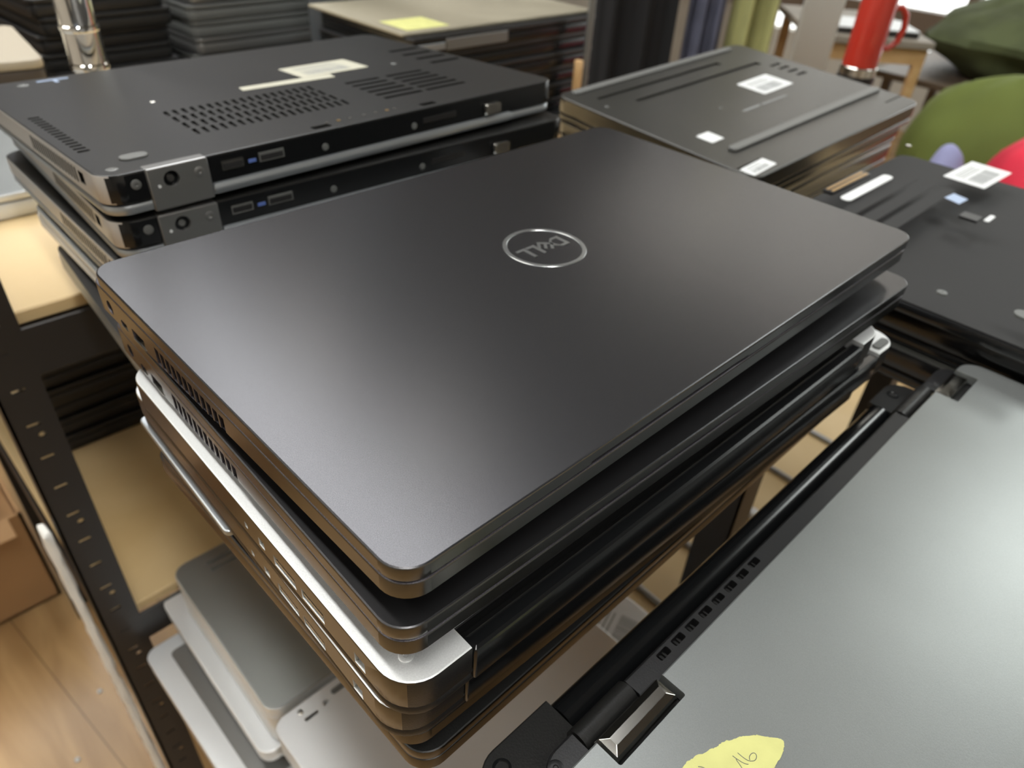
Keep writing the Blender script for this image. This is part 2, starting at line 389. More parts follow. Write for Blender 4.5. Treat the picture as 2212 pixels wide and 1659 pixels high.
def silver_upside(name, label, mw, w, d, T, seed):
    root, lid, base = laptop_base_up(name, label, SA, mw, w, d, T, k=.0, lidT=.0050, r=.013, top='silver', side='side_metal', face='black_plastic', lidm='black_plastic', bev=.0007)  # front wall of the silver base: dark reflection put into its colour as black
    n0, n1 = .0258, w - .0240
    c = bmesh.new(); box(c, n0, -.01, -.001 + .0057, n1, .0095, T + .01); carve(base, c)
    bm = bmesh.new()                                    # channel floor and the long hinge tube in it
    box(bm, n0, .0088, .006, n1, .0095, T - .0010); box(bm, n0, .0008, .0062, n1, .0090, T - .0060)
    obj('hinge_channel', bm, M['black_plastic'], root, False)
    bm = slab2(n0 + .0005, -.0010, n1 - .0005, .0058, .0012, .0016, T - .0014, .0016); obj('hinge_bar', bm, M['black_gloss'], root)
    screw(base, (.0090, .0112, T), .0024, 'silver')
    c = bmesh.new()
    for (ya, yb, za, zb) in ((.0205, .0262, .0045, .0086), (.044, .058, .0045, .0088), (.062, .0765, .0045, .0088), (.0835, .0875, .005, .0078), (.096, .098, .0055, .0070)):
        box(c, -.002, ya, T - zb - .003, .006, yb, T - za - .002)
    carve(base, c)
    for i, (ya, yb) in enumerate(((.044, .058), (.062, .0765))):
        bm = bmesh.new(); box(bm, .0002, ya + .001, T - .0094, .0055, yb - .001, T - .0084); obj('usb_port', bm, M['metal'], base, False)
    bm = bmesh.new(); box(bm, .0055, .02, T - .0125, .0062, .0875, T - .006); obj('port_back', bm, M['dark'], base, False)
    bm = bmesh.new(); cyl(bm, (.001, .0233, T - .0085), (.006, .0233, T - .0085), .0014, n=12); obj('audio_port', bm, M['metal'], base)
    if seed == 4:
        bm = slab2(w - .0205, .0022, w - .0065, .0072, .0024, T - .001, T + .0011, .0004); obj('rubber_foot', bm, M['rubber'], base)
    return root
silver_upside('laptop', 'silver laptop lying bottom-up below the two charcoal ones in the middle pile', frame((-.0044, -.0048, .9550), rz=-.8), .316, .206, .0195, 3)
silver_upside('laptop', 'lower of the two silver bottom-up laptops in the middle pile', frame((-.0046, -.0012, .9352), rz=-1.6), .349, .222, .0180, 4)
r5, l5, b5 = laptop_lid_up('laptop', 'thin black laptop with a pale left rim, under the silver pair in the middle pile', SA, frame((.0004, .0020, .9168), rz=-1.6), .322, .214, .0180, lidT=.0050, fz=.003, lidm='black_plastic', basem='black_plastic', side='dark_side')
c = bmesh.new()
for (ya, yb) in ((.150, .163), (.170, .181), (.190, .195)): box(c, -.002, ya, .0045, .006, yb, .0095)
carve(b5, c)
bm = slab2(-.0062, .118, .0065, .2135, .003, .0152, .0183, .0008); obj('lid_rim', bm, M['lid_rim'], r5)['label'] = 'pale grey rim at the left edge of the lid'
r6, l6, b6 = laptop_lid_up('laptop', 'black laptop at the very bottom of the middle pile', SA, frame((.0040, -.0006, .8983), rz=0.3), .325, .214, .0180, lidT=.0050, fz=.003, lidm='black_matte', basem='black_plastic', side='dark_side')

# ================================================================== STACK B : bottom-up pile behind on the left
SB = 'black laptops lying bottom-up at the back left'
def dock_laptop(label, mw, w, d, T, k, detail):
    root, lid, base = laptop_base_up('laptop', label, SB, mw, w, d, T, k=k, lidT=.0056, r=.012, top='black_matte', side='lit_side', face='black_gloss', lidm='lid_rim')
    c = bmesh.new()
    for i in range(17):                                 # slots in the left side wall
        y = .037 + i * .0047; box(c, -.002, y, T - .0112, .004, y + .0028, T - .0030)
    box(c, -.002, .0255, T - .0100, .006, .0335, T - .0035)
    if detail:
        for i in range(15):
            y = .050 + i * .0062; box(c, .0070, y, T - .003, .0135, y + .0030, T + .001)
        for i in range(19):                              # slanted louvres
            for j in range(4):
                x = .070 + i * .0058 + j * .0009; y = .041 + j * .0160
                poly(c, [(x, y), (x + .0026, y), (x + .0046, y + .0125), (x + .002, y + .0125)], T - .002, T + .001)
        for j in range(6):
            for (xa, xb) in ((.203, .236), (.240, .277)): box(c, xa + j * .0006, .036 + j * .0105, T - .0022, xb, .0405 + j * .0105, T + .001)
        for j in range(4): box(c, .300, .104 + j * .019, T - .002, .330, .110 + j * .019, T + .001)
        for x in (.127, .2105): box(c, x, .0045, T - .004, x + .0125, .0105, T + .001, .001)
    carve(base, c)
    if detail:
        bm = bmesh.new(); box(bm, .066, .036, T - .0022, .184, .108, T - .0019); box(bm, .2, .034, T - .0023, .28, .098, T - .0021); obj('vent_mesh', bm, M['dark'], base, False)
        for i, x in enumerate((.1400, .1485, .157, .1675, .1768, .1858, .1917)):
            bm = bmesh.new(); cyl(bm, (x, .0118, T - .0002), (x, .0118, T + .0003), .0013, n=12); obj('dock_contact', bm, M['gold' if i in (1, 5) else 'metal'], base)
        foot(base, .0265, .0235, T, .015, .009, 'rubber_l'); screw(base, (.0105, .0105, T), .0032, 'rubber_l')
        screw(base, (.0803, .1298, T), .002, 'metal'); screw(base, (.274, .123, T), .0025, 'rubber'); screw(base, (.030, .2313, T), .004, 'rubber_l')
        bm = bmesh.new(); box(bm, .040, .2345, T, .061, .2375, T + .0003); box(bm, .050, .2265, T, .0525, .234, T + .0003); obj('screw_mark', bm, M['paper_blue'], base, False)['label'] = 'pale lilac print beside the far screw'
        s = barcode(base, .2215, .1445, T + .0001, .0600, .037, 0.0, seed=4, base='paper_old', lab='yellowed barcode sticker')
        bm = bmesh.new(); quad_slab(bm, [(.139, .1182), (.212, .1135), (.214, .1245), (.141, .1285)], T + .0001); obj('strip_sticker', bm, M['paper_old'], base, False)
    # ports in the wall at the hinge (y = 0)
    def plate(x0, x1, m):
        p = obj('hinge_cover', slab2(x0, -.0022, x1, .006, .0006, -.0004 + k * 0, T + .0003, .0009), M[m], root); return p
    p1 = plate(.0226, .0556, 'hinge_grey'); p2 = plate(.2890, .3218, 'silver')
    c = bmesh.new(); cyl(c, (.0346, -.006, T - .0070), (.0346, .004, T - .0070), .0043, n=24); carve(p1, c)
    c = bmesh.new(); box(c, .3000, -.006, T - .0148, .3120, .005, T - .0066); box(c, .3030, -.006, T - .0175, .3092, .005, T - .0140); carve(p2, c)
    bm = bmesh.new(); cyl(bm, (.0346, .0030, T - .0070), (.0346, .0040, T - .0070), .0042, n=20); obj('power_port', bm, M['dark'], p1)
    bm = bmesh.new(); cyl(bm, (.0346, -.0008, T - .0070), (.0346, .0038, T - .0070), .0019, n=14); obj('power_pin', bm, M['metal'], p1)
    bm = bmesh.new(); cyl(bm, (.0275, -.0025, T - .0096), (.0275, -.0018, T - .0096), .0009, n=12); obj('status_light', bm, M['paper'], p1)
    screw(p1, (.0500, -.0023, T - .0066), .0028, 'hinge_grey', '-Y')
    bm = bmesh.new(); box(bm, .2998, .0040, T - .0176, .3122, .0046, T - .0064); obj('network_port', bm, M['dark'], p2, False)
    screw(root, (.0168, -.0002, T - .0066), .0027, 'rubber_l', '-Y')
    # usb and video connectors on the black wall
    for pn, x0, x1, mm in (('usb_port', .0635, .0765, 'metal'), ('display_port', .0862, .1020, 'rubber_l')):
        bm = bmesh.new(); box(bm, x0, -.0006, T - .0098, x1, .0002, T - .0046); pt = obj(pn, bm, M[mm], root, False)
        bm = bmesh.new(); box(bm, x0 + .0008, -.0009, T - .0090, x1 - .0008, -.0004, T - .0060); obj('port_opening', bm, M['dark'], pt, False)
    bm = bmesh.new(); box(bm, .0795, -.0005, T - .0088, .0842, .0002, T - .0070); obj('port_mark', bm, M['blue'], root, False)
    bm = bmesh.new(); box(bm, .2060, -.0005, T - .0098, .2350, .0002, T - .0062, .0003); obj('port_cover', bm, M['black_plastic'], root, False)
    bm = bmesh.new(); loft(bm, .2612, -.0138, .2760, -.0060, .002, [(0, -.001), (.0004, -.0030)], 4)
    for v in bm.verts: v.co = Vector((v.co.x, v.co.z, T + v.co.y))
    vg = obj('video_port', bm, M['metal'], root)
    bm = bmesh.new()
    for j in range(3):
        for i in range(5): cyl(bm, (.2640 + i * .0023 + j * .0005, -.0034, T - .0120 + j * .0020), (.2640 + i * .0023 + j * .0005, -.0028, T - .0120 + j * .0020), .0006, n=8)
    obj('pin_holes', bm, M['dark'], vg, False)
    for x in (.1300, .1985): screw(root, (x, -.0001, T - .0100), .0022, 'rubber', '-Y')
    # rounded silver back of the lid between the covers
    bm = slab2(.0560, -.0020, .2886, .0080, .001, .0000, .0072, .0030); obj('lid_hinge_rim', bm, M['lid_rim'], root)
    return root
TB = .0222
FB1 = frame((.0336, .2931, 1.005), -2.85, -.42, .17)
dock_laptop('topmost bottom-up laptop at the back left, barcode sticker on its vented underside', FB1, .336, .2475, TB, .0040, True)
FB2 = FB1 @ frame((.0004, .0030, -.0258), .95, 0, -2.7)
dock_laptop('second bottom-up laptop of the back left pile, silver port cover just below the first', FB2, .336, .2440, TB, .0040, False)
FB3 = frame((.0330, .2860, .9545), -.95, -.2, -.6)
dock_laptop('third bottom-up laptop of the back left pile, mostly hidden by the charcoal lid in front', FB3, .336, .2400, TB, .0040, False)
laptop_lid_up('laptop', 'silver-lidded laptop near the bottom of the back left pile, rounded corner poking out', SB, frame((.0310, .2620, .9285), rz=-1.0), .320, .219, .0190, lidm='silver_lid', basem='silver_old', side='silver_old', r=.014)
laptop_lid_up('laptop', 'dark laptop lowest in the back left pile, its black lid poking out to the left', SB, frame((.0180, .2250, .9085), rz=-4.0), .325, .226, .0200, lidm='black_plastic', basem='silver_old', side='silver_lid', r=.012)

# ================================================================== STACK C : bottom-up pile behind on the right
SCG = 'wide laptops lying bottom-up at the back right'
FC = frame((.4754, .1633, .9450), 3.14, -2.65, -1.03) @ Matrix.Scale(.9325, 4)
def wide_laptop(label, mw, w, d, T, detail, facem='side_metal', k=0.0):
    root, lid, base = laptop_base_up('laptop', label, SCG, mw, w, d, T, k=k, lidT=.0058, r=.014, top='base_grey', side=facem, lidm='side_metal', bev=.0016)
    if detail:
        c = bmesh.new()
        box(c, .029, .205, T - .002, .245, .2125, T + .001); box(c, .060, .178, T - .002, .290, .186, T + .001)
        for i in range(4): box(c, .292, .128 + i * .012, T - .002, .312, .133 + i * .012, T + .001)
        for x in (.005, .295): box(c, x, .0215, T - .0012, x + .038, .0235, T + .001)
        carve(base, c)
        bm = slab2(.017, .2300, .305, .2395, .004, T - .0005, T + .0022, .0012); obj('rubber_strip', bm, M['rubber_l'], base)
        bm = slab2(.034, .0440, .328, .0540, .004, T - .0005, T + .0030, .0012); obj('rubber_strip', bm, M['rubber_l'], base)
        barcode(base, .2285, .1345, T + .0001, .062, .037, .02, seed=9, lab='white barcode sticker')
        barcode(base, .0440, .0795, T + .0001, .0200, .0190, .02, name='small_sticker', bars=False, lab='small pale square sticker')
        barcode(base, .0250, .0135, T + .0001, .0400, .0150, .05, seed=12, name='edge_sticker', lab='small white printed sticker at the corner')
        bm = bmesh.new(); box(bm, .133, .0990, T, .163, .1018, T + .0002); box(bm, .168, .0990, T, .216, .1014, T + .0002)
        obj('printed_marks', bm, M['ink_grey'], base, False)
        for x, y in ((.020, .190), (.120, .12), (.22, .063), (.14, .059)): screw(base, (x, y, T), .0022, 'rubber_l')
    return root
wide_laptop('topmost wide bottom-up laptop at the back right, with white barcode stickers', FC, .3354, .2446, .0222, True)
FC2 = FC @ frame((.0010, .004, -.0232))
wide_laptop('second wide bottom-up laptop at the back right, under the one with the stickers', FC2, .325, .238, .0200, False)
FC3 = frame((.500, .1780, .9035), 0, 0, .5)
wide_laptop('lowest wide bottom-up laptop at the back right, its bright edge beside the right-hand pile', FC3, .330, .225, .0228, False)

# ================================================================== STACK D : right-hand pile with latch
SD = 'black laptops lying bottom-up at the right'
def latch_laptop(label, x, y, z, w, d, T, rz, detail):
    # display frame: origin at the near-left corner (smallest x and y)
    root, lid, base = laptop_base_up('laptop', label, SD, frame((x, y, z), rz=rz), w, d, T, k=0, lidT=.0075, r=.012, top='base_grey', side='black_gloss', lidm='black_gloss', bev=.0016)
    if detail:
        X = lambda a: a - x; Y = lambda a: a - y
        c = bmesh.new()
        for (ya, yb) in ((.0765, .0885), (.0615, .0730), (.0460, .0580)): box(c, X(.455), Y(ya), T - .0022, X(.586), Y(yb), T + .001)
        box(c, X(.486), Y(.1040), T - .004, X(.566), Y(.1175), T + .001, .001)
        box(c, X(.525), Y(.0105), T - .0025, X(.556), Y(.0275), T + .001, .001)
        poly(c, [(X(.370), Y(.0085)), (X(.370), Y(.0094)), (X(.700), Y(.0249)), (X(.700), Y(.0240))], T - .001, T + .001)
        box(c, X(.640), Y(.118), T - .002, X(.650), Y(.122), T + .001) ; box(c, X(.398), Y(-.0205), T - .002, X(.402), Y(-.0155), T + .001)
        carve(base, c)
        bm = bmesh.new()
        for (ya, yb) in ((.0765, .0885), (.0615, .0730), (.0460, .0580)):
            box(bm, X(.4555), Y(ya + .0005), T - .0021, X(.5855), Y(yb - .0005), T - .0018)
        obj('vent_mesh', bm, M['dark'], base, False)
        bm = bmesh.new(); box(bm, X(.492), Y(.1065), T - .0038, X(.560), Y(.1150), T - .0012, .0006); dk = obj('dock_connector', bm, M['black_plastic'], base)
        bm = bmesh.new()
        for i in range(30): box(bm, X(.4950) + i * .0021, Y(.1075), T - .0013, X(.4962) + i * .0021, Y(.1098), T - .0008); box(bm, X(.4950) + i * .0021, Y(.1118), T - .0013, X(.4962) + i * .0021, Y(.1138), T - .0008)
        obj('connector_pins', bm, M['gold'], dk, False)
        bm = slab2(X(.482), Y(.0890), X(.564), Y(.0975), .004, T - .0002, T + .0006, .0002); obj('long_sticker', bm, M['paper'], base)['label'] = 'long white blank sticker'
        barcode(base, X(.6340), Y(.0470), T + .0001, .062, .033, -.04, seed=21, lab='white barcode sticker')
        bm = bmesh.new(); quad_slab(bm, [(X(.550), Y(.0330)), (X(.566), Y(.0320)), (X(.570), Y(.0440)), (X(.554), Y(.0455))], T + .0001); obj('small_sticker', bm, M['paper_blue'], base, False)
        bm = slab2(X(.528), Y(.0125), X(.541), Y(.0255), .001, T - .0024, T - .0004, .0005); obj('battery_latch', bm, M['black_plastic'], base)
        bm = slab2(X(.532), Y(.0060), X(.548), Y(.0098), .0015, T - .0002, T + .0004, .0002); obj('latch_mark', bm, M['paper'], base)
        screw(base, (X(.660), Y(.116), T), .0026, 'metal'); screw(base, (X(.392), Y(-.012), T), .003, 'rubber')
        foot(base, X(.402), Y(-.064), T, .010, .030)
    return root
latch_laptop('topmost laptop of the right-hand pile, bottom-up with battery latch and gold contacts', .3930, -.2500, .9500, .293, .3770, .0235, 0, True)
latch_laptop('second black laptop of the right-hand pile, under the one with the battery latch', .3990, -.2460, .9258, .284, .3700, .0225, 0, False)
latch_laptop('lowest black laptop of the right-hand pile', .3960, -.2430, .9026, .286, .3700, .0225, .5, False)

# ================================================================== PAIR E : silver convertible at the front right
SE = 'folding laptops with silver lids at the front right'
def fold_laptop(label, x0, y1, z, w, d, T, silver, dxb, dyb):
    root = thing('laptop', label, 'laptop', Matrix.Translation((x0, y1 - d, z - T)), SE)
    lm = 'silver_lid' if silver else 'black_matte'
    lid = obj('lid', slab2(0, 0, w, d, .012, T - .0052, T, .0007), M[lm], root)
    facemats(lid, side=M['side_metal'] if silver else None)
    base = obj('base', slab2(dxb, .001, w - dxb, d + dyb, .010, 0.0, T - .0062, .0009), M['black_plastic'], root)
    return root, lid, base
E_x0, E_y1, E_w, E_d = .0215, -.0398, .3720, .235
rE, lE, bE = fold_laptop('silver-lidded folding laptop at the front right with polished hinges and a yellow note on it', E_x0, E_y1, .9150, E_w, E_d, .0178, True, .006, .0095)
T = .0178; X = lambda a: a - E_x0; Y = lambda a: a - (E_y1 - E_d)
c = bmesh.new()
box(c, X(.0465), Y(-.0505), T - .010, X(.0830), Y(-.030), T + .002, .0008); box(c, X(.3440), Y(-.0525), T - .010, X(.3770), Y(-.030), T + .002, .0008)
carve(lE, c)
for xa, xb in ((.0475, .0820), (.3450, .3755)):
    bm = slab2(X(xa), Y(-.0488), X(xb), Y(-.0385), .0008, T - .0085, T - .0003, .0035, 5); h = obj('hinge', bm, M['hinge_chrome'], rE); h['label'] = 'polished steel hinge'
# rear strip of the base with vents, hinge barrels and end caps
c = bmesh.new()
for i in range(8):
    xx = .0912 + i * .00935; box(c, X(xx), Y(-.0353), T - .012, X(xx + .0066), Y(-.0322), T, .0007)
box(c, X(.0455), Y(-.0395), T - .0145, X(.0745), Y(-.025), T + .002); box(c, X(.3165), Y(-.0395), T - .0145, X(.3545), Y(-.025), T + .002)
carve(bE, c)
bm = bmesh.new()
for i in range(8):
    xx = .0912 + i * .00935; box(bm, X(xx), Y(-.0354), T - .0118, X(xx + .0066), Y(-.0321), T - .0105)
    for k in range(3): box(bm, X(xx + .0008 + k * .002), Y(-.0352), T - .0106, X(xx + .0014 + k * .002), Y(-.0323), T - .0092)
obj('vent_mesh', bm, M['dark'], bE, False)
for xa, xb in ((.0462, .0738), (.3172, .3538)):
    bm = bmesh.new(); cyl(bm, (X(xa), Y(-.0335), T - .0102), (X(xb), Y(-.0335), T - .0102), .0050, n=28)
    obj('hinge_barrel', bm, M['black_matte'], rE)
screw(bE, (X(.0330), Y(-.0350), T - .0062), .0028, 'black_plastic'); screw(bE, (X(.3620), Y(-.0350), T - .0062), .0028, 'black_plastic')
r2, l2, b2_ = fold_laptop('black folding laptop right under the silver-lidded one, with a long glossy hinge tube', .0140, -.0125, .8972, .352, .240, .0172, False, .0, .0)
for o_ in (l2,): pass
T2 = .0172; X2 = lambda a: a - .0140; Y2 = lambda a: a - (-.0125 - .240)
c = bmesh.new(); box(c, X2(.0530), Y2(-.0285), T2 - .007, X2(.3315), Y2(-.005), T2 + .002); carve(l2, c)
c = bmesh.new(); box(c, X2(.0530), Y2(-.0275), T2 - .0165, X2(.3315), Y2(-.005), T2); carve(b2_, c)
bm = bmesh.new(); cyl(bm, (X2(.0535), Y2(-.0205), T2 - .0062), (X2(.3310), Y2(-.0205), T2 - .0062), .0070, n=36); obj('hinge_tube', bm, M['black_gloss'], r2)['label'] = 'long glossy black hinge tube'
for xa in (.0240, .3500):
    bm = bmesh.new(); b = bmesh.new(); lathe(b, [(.0028, -.0004), (.0034, .0003), (.0026, .0003), (.0020, -.0003)], n=22); merge(bm, b, Matrix.Translation((X2(xa) , Y2(-.0195), T2))); obj('screw_hole', bm, M['black_gloss'], l2)
# torn yellow note
nx = [(.0560, -.0650), (.0606, -.0645), (.0635, -.0644), (.0659, -.0650), (.0681, -.0655), (.0702, -.0667), (.0727, -.0673), (.0742, -.0681), (.0758, -.0685), (.0777, -.0687), (.0793, -.0694), (.0808, -.0704), (.0823, -.0712), (.0838, -.0717), (.0852, -.0726), (.0872, -.0742), (.0889, -.0754), (.0900, -.0770), (.0914, -.0788), (.0928, -.0803), (.0937, -.0818), (.0938, -.0826), (.0932, -.0832), (.0918, -.0840), (.0903, -.0845), (.0877, -.0848), (.0851, -.0850), (.0827, -.0852), (.0760, -.0880), (.0660, -.0890), (.0580, -.0850), (.0540, -.0740)]
rnd = random.Random(3); bm = bmesh.new(); pts = []
for i, p in enumerate(nx):
    q = nx[(i + 1) % len(nx)]
    for t in (0, .25, .5, .75):
        pts.append((p[0] + (q[0] - p[0]) * t + rnd.uniform(-.00016, .00016), p[1] + (q[1] - p[1]) * t + rnd.uniform(-.00016, .00016)))
poly(bm, pts, .91505, .91530)
note = tag(obj('paper_note', bm, M['note'], None, False), 'torn yellow paper note with pencilled 16 lying on the silver laptop', 'paper note')
bm = bmesh.new()
for st in ([(.0786, -.0742), (.0786, -.0750), (.0786, -.0759), (.0787, -.0768), (.0789, -.0778), (.0794, -.0786), (.0801, -.0792), (.0806, -.07945), (.0811, -.0795), (.0817, -.07945), (.0823, -.0792), (.0827, -.0788), (.0828, -.0783), (.0826, -.0779), (.0823, -.0777), (.0817, -.0775), (.0810, -.0775), (.0804, -.0776), (.0799, -.0779), (.0796, -.0783)],
           [(.0765, -.0736), (.07655, -.0745), (.0767, -.0754), (.0769, -.0766), (.0772, -.0776), (.0776, -.0783), (.0780, -.0787)],
           [(.0764, -.0750), (.0761, -.0757), (.0759, -.0764), (.0756, -.0772), (.0753, -.0779)],
           [(.0650, -.0678), (.0655, -.0683), (.0659, -.0689), (.0662, -.0697)]):
    tube(bm, [(x, y, .91533) for x, y in st], .00013, 6)
obj('handwriting', bm, M['pencil'], note)

# ================================================================== SHELVING
def mdf_board(name, x0, y0, x1, y1, z, t, label, m='mdf'):
    bm = bmesh.new(); box(bm, x0, y0, z - t, x1, y1, z, .0012, 1); return tag(obj(name, bm, M[m], None, False), label, 'shelf board')
mdf_board('shelf_board', .050, .035, .800, .420, .8790, .012, 'pale board holding the middle and back laptop piles, right at their feet')
mdf_board('shelf_board', .050, -.560, 1.150, -.062, .8790, .012, 'pale board carrying the silver folding laptop pair and the right-hand pile')
mdf_board('shelf_board', .010, .1000, 1.200, .420, .4050, .012, 'lower pale board seen through the slit between the piles')
def rack(name, label, posts, beams, holes_on=()):
    root = thing(name, label, 'shelving rack')
    for (px, py, sx, sy, z0, z1, hol) in posts:
        # slotted angle: a flange along x and a flange along y
        a, t = .032, .002
        bm = bmesh.new()
        X0, X1 = sorted((px, px + sx * a)); Y0, Y1 = sorted((py, py + sy * t)); box(bm, X0, Y0, z0, X1, Y1, z1)
        X0, X1 = sorted((px, px + sx * t)); Y0, Y1 = sorted((py, py + sy * a)); box(bm, X0, Y0, z0, X1, Y1, z1)
        o = obj('post', bm, M['steel_black'], root, False)
        if hol:
            c = bmesh.new(); zc = z0 + .03; k = 0
            while zc < z1 - .02:
                cx = px + sx * .015
                box(c, cx - .0048, py - .01, zc - .0016, cx + .0048, py + .01, zc + .0016)
                if k % 3 == 1: cyl(c, (cx + .003, py - .01, zc - .0110), (cx + .003, py + .01, zc - .0110), .0028, n=16)
                k += 1; zc += .0335
            carve(o, c)
    for (x0, y0, x1, y1, z0, z1) in beams:
        bm = bmesh.new(); box(bm, min(x0, x1), min(y0, y1), z0, max(x0, x1), max(y0, y1), z1, .001, 1); obj('beam', bm, M['steel_black'], root, False)
    return root
# near rack (its boards hold the piles): posts stay inside the piles' footprint
rack('shelving_rack', 'black steel rack under the laptop piles, mostly hidden by them',
     [(.405, .064, 1, 1, 0, .866, False), (.79, .064, -1, 1, 0, .866, False), (.42, .4545, 1, -1, 0, .866, False), (.79, .4545, -1, -1, 0, .866, False),
      (.405, -.100, 1, -1, 0, .866, False), (1.14, -.100, -1, -1, 0, .866, False), (.30, -.55, 1, 1, 0, .866, False), (1.14, -.55, -1, 1, 0, .866, False)],
     [(.10, .090, .79, .094, .828, .866), (.10, .414, .79, .418, .828, .866), (.10, -.120, 1.14, -.116, .828, .866), (.10, -.50, 1.14, -.496, .828, .866),
      (.02, .414, 1.19, .418, .355, .392), (.02, .102, 1.19, .106, .355, .392)])
# second rack with slotted posts
rack('shelving_rack', 'black slotted-angle rack with pale boards at the left, small slots down its post',
     [(-.0355, .457, 1, 1, 0, 1.9, True), (-.0355, .985, 1, -1, 0, 1.9, False), (.5400, .457, -1, 1, 0, .845, False), (.5400, .985, -1, -1, 0, .845, False)],
     [(-.0335, .4575, .5380, .4610, .8070, .8490), (-.0335, .9800, .5380, .9840, .8070, .8490), (-.0335, .459, -.0305, .982, .807, .849),
      (-.0335, .4575, .5380, .4610, .4670, .5070), (-.0335, .9800, .5380, .9840, .4670, .5070), (-.0335, .459, -.0305, .982, .467, .507)])
mdf_board('shelf_board', -.0300, .4630, .535, .978, .8600, .011, 'upper pale board of the slotted rack at the left edge of the photo')
mdf_board('shelf_board', -.0300, .4630, .535, .978, .5180, .011, 'second pale board of the slotted rack, under the dark pile')
bm = bmesh.new(); b = bmesh.new(); box(b, -.0480, .4700, .16, -.0400, .4900, .645, .002, 1)
bmesh.ops.subdivide_edges(b, edges=[e for e in b.edges if abs(e.verts[0].co.z - e.verts[1].co.z) > .2], cuts=40)
rnd = random.Random(5)
for v in b.verts: v.co.x += rnd.uniform(-.0010, .0010); v.co.y += rnd.uniform(-.001, .001)
merge(bm, b); tag(obj('foam_strip', bm, M['foam'], None), 'white packing foam strip hanging behind the slotted post', 'packing foam')

# ---- plain piled laptops (background and lower shelves)
def plain_laptop(label, group, mw, w, d, T, lidm, basem, side=None, up=True, r=.012, name='laptop'):
    root = thing(name, label, 'laptop', mw @ Matrix.Translation((0, 0, -T)), group)
    lid = obj('lid', slab2(0, 0, w, d, r, T * .70, T, .0014, 5), M[lidm], root)
    base = obj('base', slab2(.0006, .0006, w - .0006, d - .0006, r, 0, T * .70 - .0010, .0018, 5), M[basem], root)
    if side: facemats(lid, side=M[side]); facemats(base, side=M[side])
    return root, lid, base
ordn = ['topmost', 'second from the top', 'third from the top', 'fourth from the top', 'fifth from the top', 'sixth from the top', 'lowest']
# dark pile on the second board of the slotted rack
z = .518
for i in range(7):
    plain_laptop('%s black laptop of the dark pile on the second rack board' % ordn[6 - i], 'dark pile on the second rack board', frame((.012 + .004 * ((i * 5) % 3), .733 + .003 * (i % 3), z + .0235), rz=(i % 3 - 1) * 1.1), .335, .232, .0228, 'black_plastic', 'black_plastic'); z += .0235
# silver pile on the lower board, left
SG = 'silver and white laptops on the lower board at the left'
z = .4052
lows = [('lowest grey laptop of the light pile on the lower board', 'silver_lid', 'silver_old', .018, .235, .30, .21), ('second grey laptop from below in the light pile on the lower board', 'silver_lid', 'silver_old', .016, .238, .30, .206)]
for lb, lm, bmn, x, y, w_, d_ in lows:
    plain_laptop(lb, SG, frame((x, y, z + .0200)), w_, d_ - .018, .0196, lm, bmn, side='silver_old'); z += .0200
r_, l_, b_ = plain_laptop('pale laptop with two small grille patches, poking out left below the silver one', SG, frame((-.014, .222, z + .0215), rz=.5), .31, .222, .0213, 'silver_old', 'silver_old', side='silver_old')
bm = slab2(.020, .022, .24, .205, .006, .0209, .0219, .0004); pn = obj('grey_panel', bm, M['hinge_grey'], r_); 
c = bmesh.new()
for g_, x in enumerate((.0665, .0560)):
    pass
for j in range(2):
    for i in range(13): box(c, .052 + i * .0028, .098 + j * -.018 - .0055, .0209, .0532 + i * .0028, .098 + j * -.018 + .0055, .023)
carve(pn, c); z += .0222
for i, (lb, lm, dx) in enumerate((('thin silver laptop under the light grey bottom-up one on the lower board', 'silver', .020), ('thin pale laptop with a bright rim, just below the light grey bottom-up one', 'silver_old', .006))):
    plain_laptop(lb, SG, frame((.010 + dx, .252 - .006 * i, z + .0190), rz=-.6 * i), .30, .205 + .012 * i, .0187, lm, lm, side='silver'); z += .0190
zt = .5610
r_, l_, b_ = plain_laptop('light grey bottom-up laptop with rounded edges on the lower board, behind the white one', SG, frame((.0300, .2440, zt), rz=-.8), .30, .198, zt - z - .0002, 'silver_lid', 'silver_lid', side='silver', r=.014)
TT = zt - z - .0002
bm = slab2(.030, .181, .062, .1845, .0015, TT - .0005, TT + .0012, .0004); obj('rubber_foot', bm, M['rubber_l'], r_)
bm = slab2(.030, .171, .062, .1745, .0015, TT - .0005, TT + .0012, .0004); obj('rubber_foot', bm, M['rubber_l'], r_)
# white laptop in front
zz = .4052
for i, lb in enumerate(('lowest white laptop of the small pile under the white one with the slot', 'second white laptop from below, under the white one with the slot', 'third white laptop from below, under the white one with the slot', 'fourth white laptop from below, right under the white one with the slot')):
    plain_laptop(lb, SG, frame((.036 + .004 * (i % 2), .012, zz + .0310)), .27, .205, .0306, 'silver_old', 'silver_old', side='silver_old'); zz += .0310
TT = .5640 - zz - .0003
r_, l_, b_ = plain_laptop('white bottom-up laptop with a dark slot and two round holes, in the bottom left pile', SG, frame((.0262, .0100, .5640), rz=0), .275, .226, TT, 'silver_old', 'silver_old', r=.012)
X = lambda a: a - .0262; Y = lambda a: a - .0100
c = bmesh.new()
box(c, X(.0490), Y(.2185), TT - .004, X(.0610), Y(.2215), TT + .001);
cyl(c, (X(.0500), Y(.2290), TT - .003), (X(.0500), Y(.2290), TT + .001), .0028, n=18); cyl(c, (X(.0700), Y(.2220), TT - .004), (X(.0700), Y(.2220), TT + .001), .0028, n=18)
carve(l_, c)
screw(l_, (X(.0500), Y(.2290), TT - .0022), .0022, 'metal')
bm = bmesh.new(); box(bm, X(.0492), Y(.2187), TT - .0040, X(.0608), Y(.2213), TT - .0034); obj('port_slot', bm, M['dark'], l_, False)
